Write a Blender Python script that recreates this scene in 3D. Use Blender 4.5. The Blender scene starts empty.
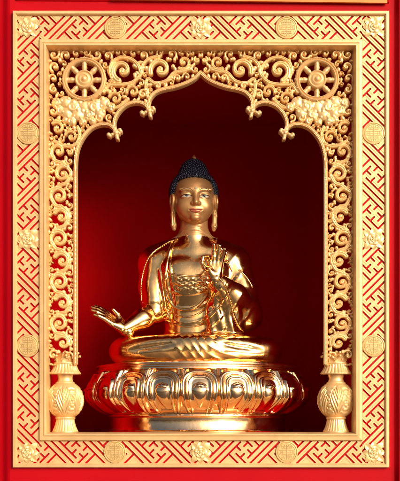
import bpy, bmesh, math, random
import numpy as np
from mathutils import Vector, Matrix

random.seed(7); rng = np.random.default_rng(7)
PI = math.pi
S = 0.004          # metres per unit of the niche front
D = 4.2            # distance of the camera from the frame front
EZ = 1.5           # eye height
EY = 430.0         # eye level measured down the niche
CX = 200.0
col = bpy.context.scene.collection


def P(px, py, dep=0.0):
    f = S * (1 + dep * S / D)
    return ((px - CX) * f, dep * S, EZ + (EY - py) * f)


# ------------------------------------------------------------------ materials
def new_mat(name):
    m = bpy.data.materials.new(name); m.use_nodes = True
    nt = m.node_tree; b = nt.nodes['Principled BSDF']
    return m, nt, b


def noise_var(nt, b, base, spread, scale, bump=0.0, bscale=None, rough=None, rspread=0.1, dist=0.002):
    tc = nt.nodes.new('ShaderNodeTexCoord')
    n = nt.nodes.new('ShaderNodeTexNoise'); n.inputs['Scale'].default_value = scale
    n.inputs['Detail'].default_value = 6; n.inputs['Roughness'].default_value = 0.6
    nt.links.new(tc.outputs['Object'], n.inputs['Vector'])
    r = nt.nodes.new('ShaderNodeValToRGB')
    r.color_ramp.elements[0].position = 0.3; r.color_ramp.elements[1].position = 0.7
    r.color_ramp.elements[0].color = tuple(c * (1 - spread) for c in base) + (1,)
    r.color_ramp.elements[1].color = tuple(min(1, c * (1 + spread)) for c in base) + (1,)
    nt.links.new(n.outputs['Fac'], r.inputs['Fac']); nt.links.new(r.outputs['Color'], b.inputs['Base Color'])
    if rough is not None:
        mr = nt.nodes.new('ShaderNodeMapRange')
        mr.inputs['From Min'].default_value = 0.3; mr.inputs['From Max'].default_value = 0.7
        mr.inputs['To Min'].default_value = max(0.02, rough - rspread); mr.inputs['To Max'].default_value = rough + rspread
        nt.links.new(n.outputs['Fac'], mr.inputs['Value']); nt.links.new(mr.outputs['Result'], b.inputs['Roughness'])
    if bump:
        n2 = nt.nodes.new('ShaderNodeTexNoise'); n2.inputs['Scale'].default_value = bscale or scale
        n2.inputs['Detail'].default_value = 3
        nt.links.new(tc.outputs['Object'], n2.inputs['Vector'])
        bp = nt.nodes.new('ShaderNodeBump'); bp.inputs['Strength'].default_value = bump
        bp.inputs['Distance'].default_value = dist
        nt.links.new(n2.outputs['Fac'], bp.inputs['Height']); nt.links.new(bp.outputs['Normal'], b.inputs['Normal'])


def mat(name, base, metallic=0.0, rough=0.4, spread=0.06, scale=6, bump=0.0, bscale=None, rspread=0.08, dist=0.002, spec=0.5):
    m, nt, b = new_mat(name)
    b.inputs['Metallic'].default_value = metallic
    b.inputs['Specular IOR Level'].default_value = spec
    noise_var(nt, b, base, spread, scale, bump, bscale, rough, rspread, dist)
    return m


M_PAINT = mat('gold_paint', (0.76, 0.485, 0.22), 0.35, 0.42, 0.09, 9, 0.25, 260, 0.06, 0.0006)
M_CARVE = mat('gold_carving_paint', (0.88, 0.57, 0.245), 0.42, 0.36, 0.10, 30, 0.35, 170, 0.08, 0.0008)
M_DULL = mat('gold_medallion_paint', (0.55, 0.36, 0.14), 0.3, 0.42, 0.10, 60, 0.3, 260, 0.08, 0.0006)
M_TAN = mat('gold_roundel_paint', (0.70, 0.46, 0.19), 0.35, 0.42, 0.10, 60, 0.3, 260, 0.08, 0.0006)
M_RED = mat('red_paint', (0.44, 0.0008, 0.006), 0.0, 0.5, 0.07, 3.0, 0.15, 60, 0.06, 0.001, 0.10)
M_REDIN = mat('niche_red_paint', (0.42, 0.0010, 0.0030), 0.0, 0.75, 0.08, 2.0, 0.12, 40, 0.06, 0.001, 0.02)
M_PAVE = mat('stone_paving', (0.11, 0.09, 0.07), 0.0, 0.7, 0.15, 0.8, 0.2, 20)  # for the out-of-view plane added as a reflection source
M_TRIM = mat('orange_gold_trim', (0.62, 0.20, 0.03), 0.2, 0.4, 0.08, 12)
M_GOLD = mat('polished_gilding', (0.97, 0.57, 0.24), 1.0, 0.15, 0.10, 16, 0.30, 30, 0.07, 0.003)
M_GOLDB = mat('polished_gilding_base', (1.0, 0.65, 0.38), 1.0, 0.14, 0.08, 16, 0.30, 30, 0.07, 0.003)
M_SKIN = mat('painted_face_gold', (0.52, 0.275, 0.11), 0.6, 0.40, 0.05, 22, 0.1, 120, 0.05, 0.0006)
M_HAIR = mat('blue_black_hair_paint', (0.005, 0.007, 0.024), 0.0, 0.45, 0.2, 40)
M_EYE = mat('eye_white_paint', (0.42, 0.38, 0.33), 0.0, 0.3, 0.03, 40)
M_PUPIL = mat('pupil_paint', (0.01, 0.012, 0.02), 0.0, 0.25, 0.1, 40)
M_LIP = mat('lip_red_paint', (0.34, 0.06, 0.035), 0.1, 0.45, 0.05, 40)
M_BROW = mat('brow_line_paint', (0.10, 0.06, 0.05), 0.0, 0.5, 0.05, 40)


# ------------------------------------------------------------------ object helpers
def mesh_obj(name, verts, faces, m, parent=None, smooth=False, angle=None):
    me = bpy.data.meshes.new(name)
    me.from_pydata([tuple(map(float, v)) for v in verts], [], [tuple(map(int, f)) for f in faces])
    me.validate(); me.update()
    bm = bmesh.new(); bm.from_mesh(me)
    bmesh.ops.recalc_face_normals(bm, faces=bm.faces)
    bm.to_mesh(me); bm.free()
    return link_mesh(name, me, m, parent, smooth, angle)


def link_mesh(name, me, m, parent=None, smooth=False, angle=None):
    o = bpy.data.objects.new(name, me); col.objects.link(o)
    for mm in (m if isinstance(m, (list, tuple)) else [m]):
        me.materials.append(mm)
    if smooth:
        me.polygons.foreach_set('use_smooth', [True] * len(me.polygons))
        if angle:
            me.set_sharp_from_angle(angle=math.radians(angle))
    if parent is not None:
        o.parent = parent
    return o


def thing(name, label, cat, loc=(0, 0, 0), group=None):
    o = bpy.data.objects.new(name, None); col.objects.link(o)
    o.empty_display_size = 0.05; o.location = loc
    o['label'] = label; o['category'] = cat
    if group: o['group'] = group
    return o


class MB:
    def __init__(s): s.v = []; s.f = []
    def add(s, verts, faces):
        n = len(s.v); s.v += [tuple(map(float, v)) for v in verts]; s.f += [tuple(int(i) + n for i in f) for f in faces]
    def box(s, lo, hi):
        (a, b, c), (d, e, f) = lo, hi
        s.add([(a, b, c), (d, b, c), (d, e, c), (a, e, c), (a, b, f), (d, b, f), (d, e, f), (a, e, f)],
              [(0, 3, 2, 1), (4, 5, 6, 7), (0, 1, 5, 4), (1, 2, 6, 5), (2, 3, 7, 6), (3, 0, 4, 7)])
    def build(s, name, m, parent=None, smooth=False, angle=None):
        return mesh_obj(name, s.v, s.f, m, parent, smooth, angle)


def grid_faces(nu, nv, wrap_u=False):
    f = []
    for i in range(nu if wrap_u else nu - 1):
        for j in range(nv - 1):
            a = i * nv + j; b = ((i + 1) % nu) * nv + j
            f.append((a, b, b + 1, a + 1))
    return f


def rect_sweep(mb, x0, y0, x1, y1, prof, back=True):
    """profile of (inset, height) carried round a rectangle with mitred corners"""
    n = len(prof); v = []
    for off, h in prof:
        for (px, py) in ((x0 + off, y0 + off), (x1 - off, y0 + off), (x1 - off, y1 - off), (x0 + off, y1 - off)):
            v.append(((px - CX) * S, -h * S, EZ + (EY - py) * S))
    f = []
    for i in range(n - 1):
        for c in range(4):
            d = (c + 1) % 4
            f.append((i * 4 + c, i * 4 + d, (i + 1) * 4 + d, (i + 1) * 4 + c))
    mb.add(v, f)


def ico(mb, c, r):
    t = (1 + 5 ** 0.5) / 2
    vs = [(-1, t, 0), (1, t, 0), (-1, -t, 0), (1, -t, 0), (0, -1, t), (0, 1, t), (0, -1, -t), (0, 1, -t), (t, 0, -1), (t, 0, 1), (-t, 0, -1), (-t, 0, 1)]
    fs = [(0, 11, 5), (0, 5, 1), (0, 1, 7), (0, 7, 10), (0, 10, 11), (1, 5, 9), (5, 11, 4), (11, 10, 2), (10, 7, 6), (7, 1, 8), (3, 9, 4), (3, 4, 2), (3, 2, 6), (3, 6, 8), (3, 8, 9), (4, 9, 5), (2, 4, 11), (6, 2, 10), (8, 6, 7), (9, 8, 1)]
    l = math.sqrt(1 + t * t)
    mb.add([(c[0] + r * x / l, c[1] + r * y / l, c[2] + r * z / l) for (x, y, z) in vs], fs)


# ------------------------------------------------------------------ wall and niche (the setting)
def quad_strip(mb, pts):
    mb.add(pts, [tuple(range(len(pts)))])


OX0, OX1, OY0, OY1 = 44.0, 357.0, 43.0, 438.0       # opening cut in the wall (hidden by the moulding)
wm = MB()
X0, X1, Y0, Y1 = 10.0, 394.0, -40.0, 804.9


def W(px, py, dep): return ((px - CX) * S, dep * S, EZ + (EY - py) * S)


for (a, b, c, d) in ((X0, X1, Y0, OY0), (X0, X1, OY1, Y1), (X0, OX0, OY0, OY1), (OX1, X1, OY0, OY1)):
    quad_strip(wm, [W(a, c, 0), W(b, c, 0), W(b, d, 0), W(a, d, 0)])
# left edge of the panel rounds away to a lower face, right edge meets a raised post
lp = [(10, 0), (8.5, 0.25), (7, 0.9), (5.6, 1.8), (4.2, 2.9), (2.6, 4.0), (0.5, 4.8), (-220, 5.4)]
rp = [(394, 0), (395, -0.2), (396, -1.0), (396.8, -2.4), (397.3, -4.5), (398.2, -6.0), (400, -6.6), (640, -6.6)]
for prof in (lp, rp):
    v = []
    for (x, d) in prof:
        v += [W(x, Y0, d), W(x, Y1, d)]
    wm.add(v, [(2 * i, 2 * i + 1, 2 * i + 3, 2 * i + 2) for i in range(len(prof) - 1)])
wall = wm.build('wall', M_RED, None, True, 35)
wall['kind'] = 'structure'; wall['label'] = 'glossy red painted wall round the gilded niche'; wall['category'] = 'wall'

gb = MB(); gb.add([(-80, -80, 0), (80, -80, 0), (80, 40, 0), (-80, 40, 0)], [(0, 1, 2, 3)])  # unseen plane, added so the gold has something to reflect from below
added_ground = gb.build('ground', M_PAVE); added_ground['kind'] = 'structure'; added_ground['label'] = 'pale paved ground in front of the red wall'; added_ground['category'] = 'ground'

# ledge above the frame with an orange gold underside strip
cor = thing('cornice', 'red ledge with orange gold strip above the gilded frame', 'cornice', W(200, 0, 0))


def local(mb_or_v, root):
    lx, ly, lz = root.location
    return [(x - lx, y - ly, z - lz) for (x, y, z) in mb_or_v]


def build_local(mb, name, m, root, parent=None, smooth=False, angle=None):
    mb.v = local(mb.v, root)
    return mb.build(name, m, parent or root, smooth, angle)


b = MB(); v = []
pro = [(2.2, 0.2), (1.0, -1.4), (-0.6, -2.2), (-40, -2.2)]
for (y, d) in pro: v += [W(16, y - 0.6, d), W(389, y + 1.6, d)]
v += [W(16, -40, 0.2), W(389, -40, 0.2)]
nn = len(pro)
b.add(v, [(2 * i, 2 * i + 1, 2 * i + 3, 2 * i + 2) for i in range(nn)] + [tuple(range(0, 2 * nn + 2, 2)), tuple(range(1, 2 * nn + 2, 2))])
build_local(b, 'ledge', M_RED, cor)
b = MB()
b.add([W(110, 1.3, -2.1), W(386.5, 4.7, -2.1), W(386.5, -9, -2.1), W(120, -9, -2.1), W(110, 1.3, -4.6), W(386.5, 4.7, -4.6), W(386.5, -9, -4.6), W(120, -9, -4.6)],
      [(0, 1, 2, 3), (4, 5, 6, 7), (0, 1, 5, 4), (1, 2, 6, 5), (2, 3, 7, 6), (3, 0, 4, 7)])
build_local(b, 'trim_strip', M_TRIM, cor)

# niche interior
NX0, NX1, NTOP, NBOT, NDEP = 44.0, 357.0, 43.0, 433.6, 285.0
nb = MB()


def nface(pts): nb.add(pts, [(0, 1, 2, 3)])


bev = 26
nface([W(NX0, NTOP, 0), W(NX0, NTOP, NDEP - bev), W(NX0, NBOT, NDEP - bev), W(NX0, NBOT, 0)])
nface([W(NX1, NTOP, 0), W(NX1, NTOP, NDEP - bev), W(NX1, NBOT, NDEP - bev), W(NX1, NBOT, 0)])
nface([W(NX0, NTOP, 0), W(NX1, NTOP, 0), W(NX1, NTOP, NDEP), W(NX0, NTOP, NDEP)])
nface([W(NX0, NBOT, 0), W(NX1, NBOT, 0), W(NX1, NBOT, NDEP), W(NX0, NBOT, NDEP)])
# back wall with rounded corners
cv = []
for s_, xc in ((1, NX0), (-1, NX1)):
    pts = []
    for i in range(9):
        a = PI / 2 * i / 8
        pts.append((xc + s_ * bev * (1 - math.cos(a)), NDEP - bev + bev * math.sin(a)))
    cv.append(pts)
path = cv[0] + cv[1][::-1]
v = []
for (x, d) in path: v += [W(x, NTOP, d), W(x, NBOT, d)]
nb.add(v, [(2 * i, 2 * i + 1, 2 * i + 3, 2 * i + 2) for i in range(len(path) - 1)])
niche = nb.build('niche_wall', M_REDIN, None, True, 40)
niche['kind'] = 'structure'; niche['label'] = 'deep red interior of the niche behind the statue'; niche['category'] = 'niche'

# ------------------------------------------------------------------ gilded frame
frame = thing('niche_frame', 'rectangular pale gold frame of red and gold diagonal fretwork on the red wall', 'frame', W(200, 467, 0))
FX0, FX1, FY0, FY1 = 13.3, 388.6, 12.4, 467.4
b = MB()
rect_sweep(b, FX0, FY0, FX1, FY1, [(0, 0.1), (0, 4.2), (0.5, 4.8), (2.9, 4.9), (3.3, 4.5), (3.6, 3.4), (3.9, 3.4), (4.2, 3.0), (4.3, 0.4)])
build_local(b, 'outer_moulding', M_PAINT, frame)
b = MB()
rect_sweep(b, 39.4, 40.2, 362.3, 441.0, [(0, 0.4), (0.1, 3.2), (0.6, 4.2), (1.0, 4.8), (3.6, 5.0), (4.1, 4.3), (4.5, 4.3), (5.0, 5.2),
                                        (5.6, 5.7), (6.7, 5.7), (7.2, 5.2), (7.4, 4.4), (7.9, 2.2), (8.4, -1.5), (8.8, -6), (8.9, -14)])
# flat sill closing the bottom of the reveal
b.add([W(47.8, 432.7, -1), W(353.9, 432.7, -1), W(353.9, 432.7, 29), W(47.8, 432.7, 29), W(47.8, 438, 29), W(353.9, 438, 29)], [(0, 1, 2, 3), (3, 2, 5, 4)])
build_local(b, 'inner_moulding', M_PAINT, frame)
b = MB()
for (x0, y0, x1, y1) in ((17, 16, 40, 464), (362, 16, 385, 464), (40, 16, 362, 41), (40, 440.5, 362, 464)):
    b.add([W(x0, y0, -0.5), W(x1, y0, -0.5), W(x1, y1, -0.5), W(x0, y1, -0.5)], [(0, 1, 2, 3)])
build_local(b, 'backing_board', M_RED, frame)

# fretwork: interlocking key pattern turned 45 degrees, cut right through to the red board
U = 3.875
SEG = [('j', 1, 0, 9), ('j', 0, -4, 9), ('j', -1, -4, 6), ('j', 3, 1, 2), ('j', 2, -1, 0),
       ('i', 1, 1, 2), ('i', 3, 1, 6), ('i', 2, 2, 6), ('i', -1, -4, 3), ('i', 0, 3, 4), ('i', -2, -4, 4)]
# the band is 5.8 wide in i+j, so anything running past it is trimmed by the mouldings
BR = (-0.175, 0.175, 0.46, 0.54)


def fe(n): return n // 4 + BR[n % 4]


def fret(rect, fmap):
    """rect in frame units, fmap maps pattern (a across the band 0..22.4, c along) to (px,py)"""
    A, L0, L1 = rect
    slot = set()
    for k in range(-60, 60):
        for (t, c, a0, a1) in SEG:
            di, dj = -5 * k, 5 * k
            if t == 'j':
                J = c + dj
                ia, ib = a0 + di, a1 + di
                for n in range(4 * ia, 4 * ib + 1):
                    i_ = fe(n)
                    if -1 <= i_ + J <= 7.2: slot.add((n, 4 * J))
            else:
                I = c + di
                ja, jb = a0 + dj, a1 + dj
                for n in range(4 * ja, 4 * jb + 1):
                    j_ = fe(n)
                    if -1 <= j_ + I <= 7.2: slot.add((4 * I, n))
    HT, HG = 1.9, 1.5

    def height(I, J):
        if (I, J) in slot: return None
        if J % 4 == 2 and ((I, J - 2) in slot or (I, J + 2) in slot): return HG
        if I % 4 == 2 and ((I - 2, J) in slot or (I + 2, J) in slot): return HG
        return HT
    bm = bmesh.new(); cache = {}

    def vert(i, j, h):
        key = (round(i, 4), round(j, 4), h)
        if key not in cache:
            a = U * (i + j); c = U * (i - j)
            px, py = fmap(a, c)
            cache[key] = bm.verts.new(W(px, py, -h))
        return cache[key]
    smin_, smax_ = -0.5, 6.5
    dmin, dmax = L0 / U - 1, L1 / U + 1
    i0 = int(math.floor((smin_ + dmin) / 2)) - 1; i1 = int(math.ceil((smax_ + dmax) / 2)) + 1
    for I in range(4 * i0, 4 * i1 + 4):
        ic = fe(I)
        jlo = max(smin_ - ic, ic - dmax); jhi = min(smax_ - ic, ic - dmin)
        if jlo > jhi: continue
        for J in range(4 * int(math.floor(jlo)) - 2, 4 * int(math.ceil(jhi)) + 3):
            h = height(I, J)
            if h is None: continue
            a, b_, c, d = fe(I), fe(I + 1), fe(J), fe(J + 1)
            bm.faces.new((vert(a, c, h), vert(b_, c, h), vert(b_, d, h), vert(a, d, h)))
            for (dI, dJ, p, q) in ((1, 0, (b_, c), (b_, d)), (-1, 0, (a, c), (a, d)), (0, 1, (a, d), (b_, d)), (0, -1, (a, c), (b_, c))):
                h2 = height(I + dI, J + dJ)
                lowv = 0.5 if h2 is None else h2
                if lowv < h:
                    try:
                        bm.faces.new((vert(p[0], p[1], h), vert(q[0], q[1], h), vert(q[0], q[1], lowv), vert(p[0], p[1], lowv)))
                    except ValueError:
                        pass
    return bm


def trim(bm, x0, x1, y0, y1):
    for (co, no) in ((W(x0, 0, 0), (-1, 0, 0)), (W(x1, 0, 0), (1, 0, 0)), (W(0, y0, 0), (0, 0, 1)), (W(0, y1, 0), (0, 0, -1))):
        bmesh.ops.bisect_plane(bm, geom=bm.verts[:] + bm.edges[:] + bm.faces[:], plane_co=co, plane_no=no, clear_outer=True)


MX, MY = 401.3, 478.6      # mirror sums of the frame


def fret_panel(fm, L0, L1, rect):
    bm = fret((22.4, L0, L1), fm)
    trim(bm, *rect)
    lx, ly, lz = frame.location
    bmesh.ops.translate(bm, vec=(-lx, -ly, -lz), verts=bm.verts)
    bmesh.ops.recalc_face_normals(bm, faces=bm.faces)
    me = bpy.data.meshes.new('fretwork'); bm.to_mesh(me); bm.free()
    link_mesh('fretwork', me, M_PAINT, frame)


OXV, OYV = 362.3, 66.25
NEv = lambda a, c: (OXV + a, OYV + c)
TOPo = 224.0 - 11.0
NEh = lambda a, c: (TOPo + c, 17.0 + a)
mx = lambda f: (lambda a, c: (MX - f(a, c)[0], f(a, c)[1]))
my = lambda f: (lambda a, c: (f(a, c)[0], MY - f(a, c)[1]))
vy0, vy1 = 16.8, 238.5
fret_panel(NEv, vy0 - OYV, vy1 - OYV, (362.0, 384.6, vy0, vy1))
fret_panel(mx(NEv), vy0 - OYV, vy1 - OYV, (17.0, 39.6, vy0, vy1))
fret_panel(my(NEv), vy0 - OYV - 3, vy1 - OYV + 3, (362.0, 384.6, 240.1, 463.2))
fret_panel(mx(my(NEv)), vy0 - OYV - 3, vy1 - OYV + 3, (17.0, 39.6, 240.1, 463.2))
hx0, hx1 = 201.5, 361.9
fret_panel(NEh, hx0 - TOPo, hx1 - TOPo, (hx0, hx1, 16.8, 40.4))
fret_panel(mx(NEh), hx0 - TOPo, hx1 - TOPo, (39.7, 199.9, 16.8, 40.4))
fret_panel(my(NEh), hx0 - TOPo, hx1 - TOPo, (hx0, hx1, 440.8, 463.2))
fret_panel(mx(my(NEh)), hx0 - TOPo, hx1 - TOPo, (39.7, 199.9, 440.8, 463.2))


# rosettes and roundels
def petal(mb, ang, r0, L, Wd, z0, z1, cup=0.8, tip=0.6, nu=9, nv=7):
    v = []
    for i in range(nu):
        t = i / (nu - 1)
        w = Wd * 0.5 * (math.sin(PI * min(1, t ** tip * 0.97 + 0.03)) ** 0.75 if t < 1 else 0) + 0.02
        r = r0 + L * t
        zc = z0 + (z1 - z0) * t + 0.9 * math.sin(PI * t)
        for j in range(nv):
            s = -1 + 2 * j / (nv - 1)
            x = r; y = s * w
            z = zc + cup * (abs(s) ** 1.6) * math.sin(PI * min(1, t * 1.1)) - 0.5 * math.exp(-(s / 0.18) ** 2) * (1 - t)
            v.append((x * math.cos(ang) - y * math.sin(ang), x * math.sin(ang) + y * math.cos(ang), z))
    n = len(v)
    lowv = [(x, y, min(z, 0.6)) for (x, y, z) in v]
    f = grid_faces(nu, nv)
    rim = [i * nv for i in range(nu)] + [(nu - 1) * nv + j for j in range(1, nv)] + [i * nv + nv - 1 for i in range(nu - 2, -1, -1)]
    side = [(rim[k], rim[k + 1], rim[k + 1] + n, rim[k] + n) for k in range(len(rim) - 1)]
    mb.add(v + lowv, f + side)


def dome(mb, cx, cy, r, z0, h, n=14, m=5):
    v = []
    for i in range(n):
        a = 2 * PI * i / n
        for j in range(m):
            t = PI / 2 * j / (m - 1)
            v.append((cx + r * math.cos(t) * math.cos(a), cy + r * math.cos(t) * math.sin(a), z0 + h * math.sin(t)))
    mb.add(v, grid_faces(n, m, True))


def flat_to_frame(mb, cx, cy, root, k=S):
    """flower space (x right, y up, z out) into the frame's plane"""
    o = W(cx, cy, 0); l = root.location
    mb.v = [(x * k, -z * k, y * k) for (x, y, z) in mb.v]
    return (o[0] - l[0], o[1] - l[1], o[2] - l[2])


ROS = [(27.6, 27.6), (200.6, 28.4), (373.6, 27.6), (28.2, 239.3), (373.2, 239.3), (27.8, 452.4), (200.6, 452.2), (373.8, 452.4)]
rm = MB()
for i in range(8):
    a = PI / 4 * i
    petal(rm, a, 2.5, 8.4 if i % 2 == 0 else 10.6, 6.6, 1.8, 1.9, 0.4, 0.85)
for i in range(6):
    petal(rm, PI / 3 * i + 0.26, 1.2, 5.6, 6.0, 2.5, 2.8, 0.55, 1.1)
for i in range(5):
    petal(rm, 2 * PI * i / 5, 0.4, 3.6, 4.0, 3.1, 3.5, 0.45, 1.0)
bud = MB(); dome(bud, 0, 0, 1.9, 3.2, 1.6, 16, 6)
for i in range(6):
    dome(bud, 1.5 * math.cos(i * PI / 3), 1.5 * math.sin(i * PI / 3), 0.8, 3.9, 0.8, 8, 4)
rloc = flat_to_frame(rm, *ROS[0], frame); flat_to_frame(bud, 0, 0, frame)
r0 = rm.build('rosette', M_CARVE, frame, True, 50); r0.location = rloc
rb0 = bud.build('bud', M_CARVE, r0, True)
for n_, (cx, cy) in enumerate(ROS[1:]):
    c = r0.copy(); col.objects.link(c); c.parent = frame
    o = W(cx, cy, 0); l = frame.location; c.location = (o[0] - l[0], o[1] - l[1], o[2] - l[2])
    c.rotation_euler = (0, random.uniform(-0.06, 0.06), 0)
    d = rb0.copy(); col.objects.link(d); d.parent = c


def lathe_flat(mb, prof, n=48):
    v = []
    for i in range(n):
        a = 2 * PI * i / n
        for (r, z) in prof: v.append((r * math.cos(a), r * math.sin(a), z))
    mb.add(v, grid_faces(n, len(prof), True))


MED = [(115.6, 28.6), (286.4, 28.6), (28.2, 133.8), (373.4, 133.8), (28.2, 346.0), (373.4, 346.0), (115.0, 452.0), (286.6, 452.0)]
mm_ = MB()
lathe_flat(mm_, [(11.2, 0.6), (11.2, 2.6), (10.9, 3.0), (10.2, 3.1), (9.8, 2.8), (9.6, 2.4), (9.3, 2.4), (9.1, 2.9), (8.5, 3.0), (8.3, 2.8), (8.1, 2.55), (0.01, 2.55)])
sym = MB()


def bar(x0, y0, x1, y1, z=2.9):
    sym.box((x0, y0, 2.0), (x1, y1, z))
    sym.box((x0 + .25, y0 + .25, z), (x1 - .25, y1 - .25, z + 0.12))


for s in (1, -1):
    for y, L in ((1.9, 7.4), (3.6, 4.9), (5.6, 5.0)):
        bar(-L, s * y - 0.38, L, s * y + 0.38)
    for x in (2.6, 4.6):
        for q in (1, -1):
            a, b2 = sorted((s * 3.99, s * (5.2 if x < 3 else 5.2)))
            bar(q * x - 0.36, a, q * x + 0.36, b2)
    for q in (1, -1):
        a, b2 = sorted((s * 5.99, s * 7.3)); bar(q * 1.9 - 0.36, a, q * 1.9 + 0.36, b2)
        bar(q * 6.4 - 0.36, -1.5, q * 6.4 + 0.36, 1.5)if s > 0 else None
        a, b2 = sorted((s * 0.3, s * 1.51)); bar(q * 4.2 - 0.34, a, q * 4.2 + 0.34, b2)
bar(-5.6, -0.3, 5.6, 0.3); bar(-0.42, -7.7, 0.42, 7.7, 3.0)
mloc = flat_to_frame(mm_, *MED[0], frame); flat_to_frame(sym, 0, 0, frame)
m0 = mm_.build('roundel', M_TAN, frame, True, 40); m0.location = mloc
s0 = sym.build('longevity_symbol', M_DULL, m0)
for (cx, cy) in MED[1:]:
    c = m0.copy(); col.objects.link(c); c.parent = frame
    o = W(cx, cy, 0); l = frame.location; c.location = (o[0] - l[0], o[1] - l[1], o[2] - l[2])
    d = s0.copy(); col.objects.link(d); d.parent = c

# ------------------------------------------------------------------ carved arch screen
SD = 8.5     # how far its face lies behind the frame front
screen = thing('arch_screen', 'pale gold openwork carved arch with two spoked wheels and scrolling side columns', 'carved screen', W(200, 432, SD))


class Field:
    """relief carved out of a plate: strokes raise it, everything not touched is cut away"""
    def __init__(s, x0, x1, y0, y1, res):
        s.x0, s.y0, s.res = x0, y0, res
        s.nx = int((x1 - x0) / res) + 1; s.ny = int((y1 - y0) / res) + 1
        s.X, s.Y = np.meshgrid(x0 + np.arange(s.nx) * res, y0 + np.arange(s.ny) * res, indexing='ij')
        s.C = np.full((s.nx, s.ny), -99.0); s.H = np.full((s.nx, s.ny), 0.0)

    def stroke(s, pts, base=2.0, amp=2.0, kind='round', pad=14):
        pts = np.asarray(pts, float)
        xa, ya = pts[:, 0], pts[:, 1]
        rm_ = pts[:, 2].max()
        i0 = max(0, int((xa.min() - rm_ - pad - s.x0) / s.res)); i1 = min(s.nx, int((xa.max() + rm_ + pad - s.x0) / s.res) + 2)
        j0 = max(0, int((ya.min() - rm_ - pad - s.y0) / s.res)); j1 = min(s.ny, int((ya.max() + rm_ + pad - s.y0) / s.res) + 2)
        if i1 <= i0 or j1 <= j0: return
        X = s.X[i0:i1, j0:j1]; Y = s.Y[i0:i1, j0:j1]
        c = np.full(X.shape, -99.0); t = np.full(X.shape, 9.0)
        for (x, y, r) in pts[:, :3]:
            d = np.sqrt((X - x) ** 2 + (Y - y) ** 2)
            c = np.maximum(c, r - d); t = np.minimum(t, d / r)
        q = np.clip(1 - t * t, 0, 1)
        if kind == 'round': h = base + amp * np.sqrt(q)
        elif kind == 'rib':  h = base + amp * (np.sqrt(q) - 0.55 * np.exp(-(t / 0.22) ** 2))
        elif kind == 'rail': h = base + amp * (np.clip((1 - t) * 5, 0, 1) - 0.5 * np.exp(-((t - 0.42) / 0.14) ** 2))
        else: h = base + amp * q
        h = np.where(c > -s.res * 1.5, h, 0)
        s.C[i0:i1, j0:j1] = np.maximum(s.C[i0:i1, j0:j1], c)
        s.H[i0:i1, j0:j1] = np.maximum(s.H[i0:i1, j0:j1], h)

    def mesh(s, depth, smooth_it=1):
        C = s.C; inside = C > 0
        H = s.H.copy()
        quad = inside[:-1, :-1] | inside[1:, :-1] | inside[:-1, 1:] | inside[1:, 1:]
        used = np.zeros(C.shape, bool)
        used[:-1, :-1] |= quad; used[1:, :-1] |= quad; used[:-1, 1:] |= quad; used[1:, 1:] |= quad
        gx, gy = np.gradient(C, s.res)
        g2 = gx ** 2 + gy ** 2 + 1e-3
        out = used & ~inside
        step = np.clip(-C / g2, 0, s.res * 1.5 * 1.0) 
        X = s.X + np.where(out, gx * step, 0); Y = s.Y + np.where(out, gy * step, 0)
        # limit movement to one cell
        lim = s.res * 0.98
        X = np.clip(X, s.X - lim, s.X + lim); Y = np.clip(Y, s.Y - lim, s.Y + lim)
        Hin = np.where(inside, H, 0); 
        # edge height: a little lower than its nearest inside neighbours
        acc = np.zeros(C.shape); cnt = np.zeros(C.shape)
        for dx in (-1, 0, 1):
            for dy in (-1, 0, 1):
                sh = np.roll(np.roll(Hin, dx, 0), dy, 1); si = np.roll(np.roll(inside, dx, 0), dy, 1)
                acc += np.where(si, sh, 0); cnt += si
        Hb = acc / np.maximum(cnt, 1)
        H = np.where(inside, H, Hb - 0.5)
        idx = -np.ones(C.shape, int); idx[used] = np.arange(used.sum())
        V = np.stack([X[used], Y[used], H[used]], 1)
        a = idx[:-1, :-1][quad]; b_ = idx[1:, :-1][quad]; c = idx[1:, 1:][quad]; d = idx[:-1, 1:][quad]
        F = np.stack([a, b_, c, d], 1)
        e = np.concatenate([F[:, [0, 1]], F[:, [1, 2]], F[:, [2, 3]], F[:, [3, 0]]])
        key = np.sort(e, 1); kk = key[:, 0].astype(np.int64) * len(V) + key[:, 1]
        u, inv, ct = np.unique(kk, return_inverse=True, return_counts=True)
        be = e[ct[inv] == 1]
        n = len(V)
        bot = V.copy(); bot[:, 2] = -depth
        bv = np.unique(be); rem = -np.ones(n, int); rem[bv] = n + np.arange(len(bv))
        V2 = np.concatenate([V, bot[bv]])
        SF = np.stack([be[:, 1], be[:, 0], rem[be[:, 0]], rem[be[:, 1]]], 1)
        return V2, np.concatenate([F, SF])


def relief_obj(name, V, F, m, root, parent=None, mirror=False, dep=SD, angle=48):
    f = S * (1 + dep * S / D)
    px = V[:, 0]
    if mirror: px = MX - px
    x = (px - CX) * f; y = dep * S - V[:, 2] * S; z = EZ + (EY - V[:, 1]) * f
    l = root.location
    vv = np.stack([x - l[0], y - l[1], z - l[2]], 1)
    me = bpy.data.meshes.new(name)
    FF = F if mirror else F[:, ::-1]
    me.from_pydata(vv.tolist(), [], FF.tolist()); me.update()
    return link_mesh(name, me, m, parent or root, True, angle)


def spline(pts, n=24):
    pts = np.asarray(pts, float); out = []
    for i in range(len(pts) - 1):
        p0 = pts[max(i - 1, 0)]; p1 = pts[i]; p2 = pts[i + 1]; p3 = pts[min(i + 2, len(pts) - 1)]
        for k in range(n):
            t = k / n
            out.append(0.5 * (2 * p1 + (p2 - p0) * t + (2 * p0 - 5 * p1 + 4 * p2 - p3) * t * t + (3 * p1 - p0 - 3 * p2 + p3) * t ** 3))
    out.append(pts[-1]); return np.array(out)


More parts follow.
